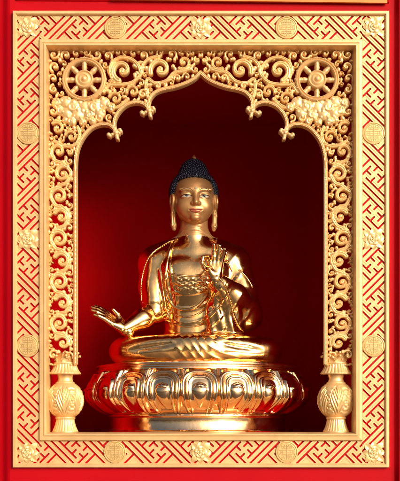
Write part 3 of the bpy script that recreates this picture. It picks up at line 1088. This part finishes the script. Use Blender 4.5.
def f_hand_r(p):
    # statue's left hand, raised, palm to the front, thumb and forefinger making a ring
    w_ = np.array(WR_R, float)
    def at(x, z, y=0.0): return (w_[0] + x, w_[1] + y, w_[2] + z)
    d = cap(p, at(1, -4, 2), at(-0.5, 4), 6.0, 5.6)
    for x0, x1 in ((-4.2, -5.0), (-1.4, -1.6), (1.5, 1.7), (4.0, 4.8)):
        d = smin(d, cap(p, at(x0 * 0.7, 3), at(x1, 14.5, -0.5), 3.8, 2.9), 1.6)
    d = smin(d, cap(p, at(-3, 3, -2), at(-6, 9, -4), 3.8, 3.0), 2)
    # forefinger bends down to meet the thumb
    d = smin(d, chain(p, [at(-5, 14.5, -0.5) + (2.6,), at(-8.0, 20.5, -4.5) + (2.3,), at(-11.6, 19.5, -9.0) + (2.0,), at(-12.6, 14.5, -10.6) + (1.6,)], 0.5), 0.9)
    d = smin(d, chain(p, [at(-6, 9, -4) + (2.8,), at(-10.5, 10.0, -8.0) + (2.4,), at(-12.6, 13.4, -10.8) + (1.7,)], 0.5), 1.0)
    for (x, L, lean, cu) in ((-1.6, 19.5, 0.4, -2.0), (1.9, 18.2, 2.0, -2.6), (5.0, 14.5, 3.8, -3.4)):
        d = smin(d, chain(p, [at(x, 13, -0.5) + (2.75,), at(x + lean * 0.35, 13 + L * 0.42, -1.6) + (2.55,), at(x + lean * 0.75, 13 + L * 0.74, cu - 0.6) + (2.25,), at(x + lean, 13 + L, cu * 2.0) + (1.7,)], 0.5), 0.9)
    return d


# ---- head
HC = (-3.5, -2.0, 165.0)


def f_head(p):
    x, y, z = p[0], p[1], p[2]
    # head turned a little towards the raised hand
    ca, sa = math.cos(0.09), math.sin(0.09)
    x, y = x * ca + y * sa, -x * sa + y * ca
    p = [x, y, z]; ax = np.abs(x); q = [ax, y, z]
    d = ell(p, (0, 3, 8.5), (20.3, 23, 19.5))
    d = smin(d, ell(p, (0, -1.5, -3), (18.6, 19.0, 22.5)), 5)
    d = smin(d, ell(p, (0, -9.8, -18.8), (8.6, 7.2, 5.8)), 5)
    d = smin(d, ell(q, (9.9, -9.8, -8.2), (7.6, 7.8, 8.2)), 5)
    d = smin(d, ell(q, (8.5, -17.0, 8.0), (8.2, 2.6, 2.2)), 3)
    d = smax(d, -ell(q, (8.6, -21.6, 2.6), (6.0, 3.6, 3.2)), 2.2)
    d = smin(d, ell(q, (8.6, -15.6, 2.2), (5.6, 3.3, 3.1)), 1.0)
    d = smin(d, ell(q, (8.6, -15.4, 3.5), (6.3, 4.0, 2.6)), 0.8)          # heavy upper lid
    d = smin(d, ell(q, (8.6, -15.5, 0.3), (5.8, 3.2, 1.3)), 0.8)
    d = smin(d, cap(p, (0, -17.8, 7.5), (0, -22.8, -5.4), 1.7, 2.5), 2.4)
    d = smin(d, ell(q, (2.9, -20.0, -6.0), (2.1, 2.4, 1.8)), 1.2)
    d = smin(d, ell(p, (0, -16.8, -12.6), (7.2, 3.2, 4.2)), 2.5)
    d = smax(d, -cap(q, (0, -21.4, -12.8), (6.2, -18.6, -12.2), 0.55, 0.35), 0.8)
    d = smin(d, ell(p, (0, -17.2, -19.5), (4.6, 3.2, 3.0)), 2.5)
    # ears with long lobes
    e = ell(q, (21.4, -0.5, 0.0), (3.2, 5.2, 8.6))
    e = smax(e, -ell(q, (23.6, -3.5, 0.5), (1.8, 2.8, 5.4)), 0.8)
    e = smin(e, chain(q, [(20.6, 0.5, -5, 2.9), (20.7, 0, -14, 2.6), (20.4, 0, -24, 2.8), (20.0, 0, -27.5, 2.2)], 1.5), 1.5)
    e = smax(e, -chain(q, [(21.2, -2.6, -11, 0.8), (20.8, -3.0, -24, 0.9)], 0.5), 0.5)
    return smin(d, e, 1.2)


Vb, Fb = surface(lambda p: np.minimum(np.minimum(f_body(p), 1e3), 1e3), (-84, -60, 12), (68, 34, 152), 0.9)
Vl, Fl = surface(lambda p: f_hand_l(p), (-116, -64, 18), (-60, -10, 66), 0.5)
Vr, Fr = surface(lambda p: f_hand_r(p), (-4, -68, 68), (34, -32, 124), 0.42)
Vh, Fh = surface(f_head, (-27, -28, -33), (27, 28, 36), 0.5)
Vh = Vh + np.array(HC)
V_, F_ = join([(Vb, Fb), (Vl, Fl), (Vr, Fr), (Vh, Fh)])
zc = V_[F_][:, :, 2].mean(1)
xc = np.abs(V_[F_][:, :, 0].mean(1) + 3.5)
mi = ((zc > 129.5 - 0.04 * xc) & (xc < 30)).astype(int)
body = stat_obj('body', V_, F_, [M_GOLD, M_SKIN], statue, mi, smooth_it=1)

# ---- robe: follows the body, wraps the legs
KN = 70


def f_lap(p):
    q = [p[0], p[1], p[2]]
    x, y, z = p[0] + 2, p[1], p[2]
    # folded legs: one long rounded mass, bowed a little towards the front
    yc = y + 12 - 0.0026 * x * x
    zc_ = z + 4.5 * np.clip(np.abs(x) / 84, 0, 1) ** 2 * np.clip(z / 30, 0, 1)
    bx, by, bz = np.abs(x) - 71.0, np.abs(yc) - 24.0, np.abs(zc_ - 15.6) - 0.8
    d = np.sqrt(np.maximum(bx, 0) ** 2 + np.maximum(by, 0) ** 2 + np.maximum(bz, 0) ** 2) + np.minimum(np.maximum(bx, np.maximum(by, bz)), 0) - 14.2
    # the shins cross low in front: a soft step running down from the middle to each knee
    for sd in (-1, 1):
        line = z - 22 + 0.13 * sd * x
        d = d + 2.0 * np.exp(-(line / 2.6) ** 2) * np.clip((sd * x - 14) / 16, 0, 1) * np.clip((66 - sd * x) / 16, 0, 1) * np.clip((-y - 10) / 8, 0, 1)
    d = smax(d, -(p[2] - 0.4), 2.0)
    d = smax(d, p[2] - 30.5, 3.5)
    # pleats of the hem gathered at the middle
    x = p[0] + 2
    wgt = np.exp(-((x - 2) / 36) ** 4) * (0.75 + 0.25 * np.sin(x * 0.31 + 1)) * np.clip((-p[1] - 30) / 10, 0, 1)
    d = d - 0.8 * wgt * np.abs(np.sin((x + (1.1 + 0.02 * x) * (p[2] - 10) + 5.0 * np.sin(x * 0.11)) * 0.27)) ** 7 + 0.05 * wgt
    return d


def f_robe(p):
    t = smin(f_torso(p), chain(p, [(-41, 2, 102, 15.5), (-44, 0, 80, 13.4), (-43, -4, 64, 12.0)], 4), 6)
    sl = chain(p, [(35, 2, 102, 15.6), (43, -2, 78, 14.5), (48, -12, 52, 14.0)], 5)
    sl = smin(sl, chain(p, [(49, -14, 49, 13.4), (36, -30, 67, 11.0), (23, -41, 76, 8.4)], 4), 5)
    t = smin(t, sl, 6) - 1.5
    # cloth hanging from the raised forearm to the lap
    hang = chain(p, [(30, -30, 62, 9), (30, -26, 40, 10), (36, -24, 22, 11)], 6)
    hang = smin(hang, chain(p, [(19, -36, 74, 6), (17, -29, 48, 9), (18, -26, 24, 10)], 6), 6)
    x, y, z = p
    hang = hang - 0.55 * np.sin((x * 0.62 + z * 0.16)) * np.clip((80 - z) / 20, 0, 1)
    t = smin(t, hang, 9)
    # drapery folds: curves sagging across the belly, long folds at the left side, sleeve folds
    xs = x + 2
    front = np.clip((-y - 4) / 8, 0, 1)
    sag = z - 0.016 * (xs + 4) ** 2 - 0.12 * xs
    wb = front * np.clip((82 - z) / 8, 0, 1) * np.clip((z - 28) / 6, 0, 1) * np.clip((34 - np.abs(xs - 1)) / 6, 0, 1)
    t = t - 0.8 * wb * np.maximum(0, np.sin(sag * 0.46 + 0.6)) ** 6
    # carved flowers on the band of the vest under the bare chest
    wv = front * np.clip((88 - z) / 1.5, 0, 1) * np.clip((z - 71) / 1.5, 0, 1) * np.clip((22 - np.abs(xs)) / 3, 0, 1)
    t = t - 0.8 * wv * np.maximum(0, np.cos(np.hypot((xs + 3.5) % 7.0 - 3.5, z - 83) * 1.5)) - 0.8 * wv * np.maximum(0, np.cos(np.hypot(xs % 7.0 - 3.5, z - 76) * 1.5))
    wl = front * np.exp(-((xs + 29) / 6) ** 2) * np.clip((z - 40) / 8, 0, 1) * np.clip((100 - z) / 8, 0, 1)
    t = t - 1.3 * wl * np.sin((xs * 1.15 + (z - 70) * 0.22))
    wr = np.clip((xs - 24) / 8, 0, 1) * np.clip((z - 34) / 8, 0, 1)
    t = t - 0.55 * wr * np.maximum(0, np.sin((z * 0.24 - xs * 0.34 + 0.02 * y + 1.5))) ** 4
    # neckline: the chest is left bare in front, and everything above the collar
    open_w = 21.5 + 0.05 * np.clip(126 - z, 0, 60) - 5.0 * np.clip((108 - z) / 22, 0, 1)
    cut = smax(np.abs(xs + 2.0) - open_w, (87 + 0.010 * (xs + 2) ** 2) - z, 2.0)
    cut = smax(cut, y - 2.0, 2)
    t = smax(t, -cut, 1.6)
    t = smax(t, z - 127 + 0.02 * np.abs(xs), 1.0)
    return smin(t, f_lap(p), 3.5)


Vc, Fc = surface(f_robe, (-94, -74, -2), (92, 36, 130), 0.8)
robe = stat_obj('robe', Vc, Fc, M_GOLD, statue, None, smooth_it=3)


def front_y(f, x, z, y0=-75.0, y1=20.0):
    ys = np.linspace(y0, y1, 400).astype(np.float32)
    d = f([np.full_like(ys, x), ys, np.full_like(ys, z)])
    w_ = np.where(d < 0)[0]
    return float(ys[w_[0]]) if len(w_) else None


f_all = lambda p: np.minimum(np.minimum(f_body(p), f_robe(p)), f_hand_r(p))


def trim_line(name, pts, r, beads=0.0, f=None, m=M_GOLD):
    f = f or f_all
    q = spline([((x - SX), 367.0 - y) for (x, y) in pts], 9)
    path = []
    for (x, z) in q:
        y = front_y(f, x, z)
        if y is None: continue
        path.append((x, y, z))
    path = np.array(path)
    for _ in range(2):
        path[1:-1, 1] = (path[:-2, 1] + 2 * path[1:-1, 1] + path[2:, 1]) / 4
    mb = MB(); n = 8; v = []
    for i in range(len(path)):
        t = path[min(i + 1, len(path) - 1)] - path[max(i - 1, 0)]; t /= np.linalg.norm(t) + 1e-9
        a = np.cross(t, (0, 1, 0)); a /= np.linalg.norm(a) + 1e-9; b_ = np.cross(t, a)
        for k in range(n):
            an = 2 * PI * k / n
            v.append(tuple((path[i] + (a * math.cos(an) * r * 1.25 + b_ * math.sin(an) * r)) * K))
    fcs = []
    for i in range(len(path) - 1):
        for k in range(n):
            fcs.append((i * n + k, i * n + (k + 1) % n, (i + 1) * n + (k + 1) % n, (i + 1) * n + k))
    mb.add(v, fcs)
    if beads:
        L = np.concatenate([[0], np.cumsum(np.linalg.norm(np.diff(path, axis=0), axis=1))])
        for s in np.arange(0, L[-1], beads):
            c = [np.interp(s, L, path[:, a]) for a in range(3)]
            bb = MB(); dome(bb, 0, 0, r * 1.15, 0, r * 1.2, 8, 4)
            mb.add([((c[0] + x) * K, (c[1] - r * 0.5 - z) * K, (c[2] + y) * K) for (x, y, z) in bb.v], bb.f)
    return mb.build(name, m, robe, True, 70)


trim_line('robe_border', [(176, 241), (171, 252), (168, 265), (166, 280), (167, 296), (174, 308), (186, 312), (198, 308), (207, 297), (211, 287)], 1.3)
trim_line('robe_border', [(177, 240), (165, 246), (155, 253), (148, 262), (143.5, 274), (141.5, 288), (142, 302)], 0.7, 2.2)
trim_line('robe_border', [(142, 304), (147, 306), (153, 306.5), (158, 305)], 0.8)
trim_line('robe_border', [(216, 283), (224, 293), (229, 306), (233, 320), (239, 331), (247, 336)], 0.9, 2.4)
trim_line('robe_border', [(210, 241), (220, 250), (226, 262), (232, 274)], 1.1, 0)
trim_line('fold_ridge', [(165, 309), (177, 317), (192, 318.5), (205, 311), (214, 298)], 0.9)
trim_line('fold_ridge', [(166, 321), (182, 328), (200, 327), (214, 317), (222, 305)], 0.9)
trim_line('fold_ridge', [(238, 272), (246, 280), (252, 290)], 0.8)
trim_line('vest_band', [(170, 277), (180, 279), (192, 279.5), (204, 278)], 0.8)
trim_line('vest_band', [(171, 285), (182, 288), (194, 288), (205, 285)], 0.8)
trim_line('lap_hem', [(142, 335.5), (158, 334.5), (178, 334.5), (200, 335), (222, 335), (246, 337)], 0.9)

# ---- hair
hairp = MB()


def f_hair(p):
    x, y, z = p
    c9, s9 = math.cos(0.09), math.sin(0.09)
    x, y = x * c9 + y * s9, -x * s9 + y * c9
    p = [x, y, z]
    d = ell(p, (0, 4.5, 9), (24.0, 25.8, 22.5))
    hl = 21.5 - 0.006 * x * x                      # hair line on the forehead
    cut = smax((hl - z), (y - (-3.5 + 0.55 * (np.abs(x) - 17))), 1.0)
    face = smax(-cut, 0 * z - 99, 1)
    front = smax(hl - z, y + 2.0 - np.clip(z - 2, 0, 20) * 0.2, 1.5)
    d = smax(d, smin(hl - z, (-y - 5.0 + 0.2 * (14 - z)), 1.5), 1.0)
    d = smax(d, 5.5 - z - 0.9 * np.clip(y - 5, 0, 12), 1)
    d = smin(d, ell(p, (0, 5, 27.0), (14.0, 15, 16.0)), 4)
    return d


Vha, Fha = surface(f_hair, (-27, -26, -12), (27, 34, 52), 0.8)
hair = stat_obj('hair', Vha + np.array(HC), Fha, M_HAIR, statue, None, smooth_it=2)
# rows of tight curls over the cap and the crown bump
taken = []
order = np.argsort(Vha[:, 2] * 7.0 + np.abs(Vha[:, 0]) * 0.01)
hd = f_head([Vha[:, 0].astype(np.float32), Vha[:, 1].astype(np.float32), Vha[:, 2].astype(np.float32)])
tk = np.zeros((0, 3))
for i in order:
    p = Vha[i]
    if hd[i] < 0.15 or p[1] > 24: continue
    if len(tk) and np.min(np.sum((tk - p) ** 2, 1)) < 2.05 ** 2: continue
    tk = np.vstack([tk, p])
for p in tk:
    ico(hairp, tuple((p + np.array(HC)) * K), 1.3 * K)
hairp.build('hair_curls', M_HAIR, hair, True)
fin = MB(); v = []
prof = [(0.1, 42), (2.2, 42), (2.7, 44), (2.0, 45.6), (0.9, 47.0), (0.05, 48)]
for i in range(16):
    a = 2 * PI * i / 16
    for (r, z) in prof: v.append(((r * math.cos(a) + HC[0]) * K, (r * math.sin(a) + HC[1] + 5) * K, (z + HC[2]) * K))
fin.add(v, grid_faces(16, len(prof), True)); fin.build('finial', M_SKIN, hair, True)


# ---- painted face details, each following the face
ca, sa = math.cos(0.09), math.sin(0.09)


def face_pt(u, z, lift=0.25):
    """point on the face at head-local u (across), z"""
    ys = np.linspace(-27, 0, 700).astype(np.float32)
    # head local (turned) -> unturned
    xx = u * ca - ys * sa; yy = u * sa + ys * ca
    d = f_head([xx, yy, np.full_like(ys, z)])
    w_ = np.where(d < 0)[0]
    i = w_[0] if len(w_) else -1
    y = ys[i] - lift
    return ((u * ca - y * sa + HC[0]) * K, (u * sa + y * ca + HC[1]) * K, (z + HC[2]) * K)


def face_patch(name, top, bot, m, lift=0.25, parent=None, n=5):
    """strip between two polylines of (u,z), laid on the face"""
    a = spline(top, 6); b_ = spline(bot, 6)
    v = []
    for (p, q) in zip(a, b_):
        for j in range(n):
            t = j / (n - 1)
            edge = 1 - abs(2 * t - 1) ** 3
            v.append(face_pt(p[0] * (1 - t) + q[0] * t, p[1] * (1 - t) + q[1] * t, lift * (0.2 + 0.8 * edge)))
    mb = MB(); mb.add(v, grid_faces(len(a), n))
    return mb.build(name, m, parent or body, True)


for s in (-1, 1):
    ev = face_patch('eye', [(s * 4.0, 1.0), (s * 6.0, 1.7), (s * 9, 2.0), (s * 12, 1.6), (s * 13.4, 1.1)],
                    [(s * 3.8, 1.0), (s * 6.0, 0.3), (s * 9, 0.1), (s * 12, 0.5), (s * 13.6, 1.1)], M_EYE, 0.3)
    face_patch('pupil', [(s * 8.6 - 1.6, 2.0), (s * 8.6, 2.3), (s * 8.6 + 1.6, 2.0)], [(s * 8.6 - 1.6, 1.1), (s * 8.6, 0.35), (s * 8.6 + 1.6, 1.1)], M_PUPIL, 0.5, ev)
    face_patch('lid_line', [(s * 3.3, 1.5), (s * 6.0, 2.7), (s * 9, 3.1), (s * 12, 2.6), (s * 14.6, 1.5)],
               [(s * 3.3, 1.1), (s * 6.0, 2.0), (s * 9, 2.3), (s * 12, 1.9), (s * 14.6, 1.2)], M_PUPIL, 0.4, ev)
    face_patch('eyebrow', [(s * 2.6, 6.6), (s * 6, 8.8), (s * 10, 9.2), (s * 14, 7.4), (s * 16, 5.4)],
               [(s * 2.6, 6.1), (s * 6, 8.1), (s * 10, 8.4), (s * 14, 6.8), (s * 16, 5.1)], M_BROW, 0.3)
face_patch('upper_lip', [(-6.4, -12.0), (-3, -10.9), (0, -11.3), (3, -10.9), (6.4, -12.0)], [(-6.4, -12.3), (-3, -12.6), (0, -12.8), (3, -12.6), (6.4, -12.3)], M_LIP, 0.7)
face_patch('lower_lip', [(-5.6, -12.6), (-3, -13.0), (0, -13.1), (3, -13.0), (5.6, -12.6)], [(-5.6, -12.9), (-3, -14.6), (0, -15.2), (3, -14.6), (5.6, -12.9)], M_LIP, 0.8)
um = MB(); c = face_pt(0, 8.6, 0.2)
dome(um, 0, 0, 1.2, 0, 0.8, 12, 4)
um.v = [(c[0] + x * K, c[1] - z * K, c[2] + y * K) for (x, y, z) in um.v]
um.build('forehead_mark', M_EYE, body, True)

# ------------------------------------------------------------------ light, sky, camera
sc = bpy.context.scene
SUN_EL, SUN_AZ = math.radians(19), math.radians(35)      # azimuth: from the viewer's right of straight ahead of the wall
wd = bpy.data.worlds.new('World'); sc.world = wd; wd.use_nodes = True
nt = wd.node_tree; bg = nt.nodes['Background']
sky = nt.nodes.new('ShaderNodeTexSky'); sky.sky_type = 'NISHITA'; sky.sun_disc = False
sky.sun_elevation = SUN_EL
sky.air_density = 0.7; sky.dust_density = 7.0; sky.ozone_density = 0.3
# direction towards the sun: to the right (+x), in front of the wall (-y)
sdir = Vector((math.sin(SUN_AZ) * math.cos(SUN_EL), -math.cos(SUN_AZ) * math.cos(SUN_EL), math.sin(SUN_EL)))
sky.sun_rotation = math.atan2(sdir.x, sdir.y)
nt.links.new(sky.outputs['Color'], bg.inputs['Color']); bg.inputs['Strength'].default_value = 0.125
sl = bpy.data.lights.new('sun', 'SUN'); sl.energy = 2.75; sl.angle = math.radians(30); sl.color = (1.0, 0.93, 0.84)
so = bpy.data.objects.new('sun', sl); col.objects.link(so)
so.rotation_euler = (-sdir).to_track_quat('-Z', 'Y').to_euler(); so.location = (2, -3, 4)

cam = bpy.data.cameras.new('camera'); co = bpy.data.objects.new('camera', cam); col.objects.link(co)
co.location = (0, -D, EZ); co.rotation_euler = (PI / 2, 0, 0)
cam.sensor_width = 36; cam.lens = 36 * D / (481.0 * S)
cam.shift_y = (EY - 240.5) / 481.0
cam.clip_end = 100
sc.camera = co
sc.render.engine = 'CYCLES'
sc.view_settings.view_transform = 'Standard'; sc.view_settings.look = 'None'
sc.view_settings.exposure = 0.0; sc.view_settings.gamma = 1
sc.cycles.max_bounces = 8; sc.cycles.use_denoising = True
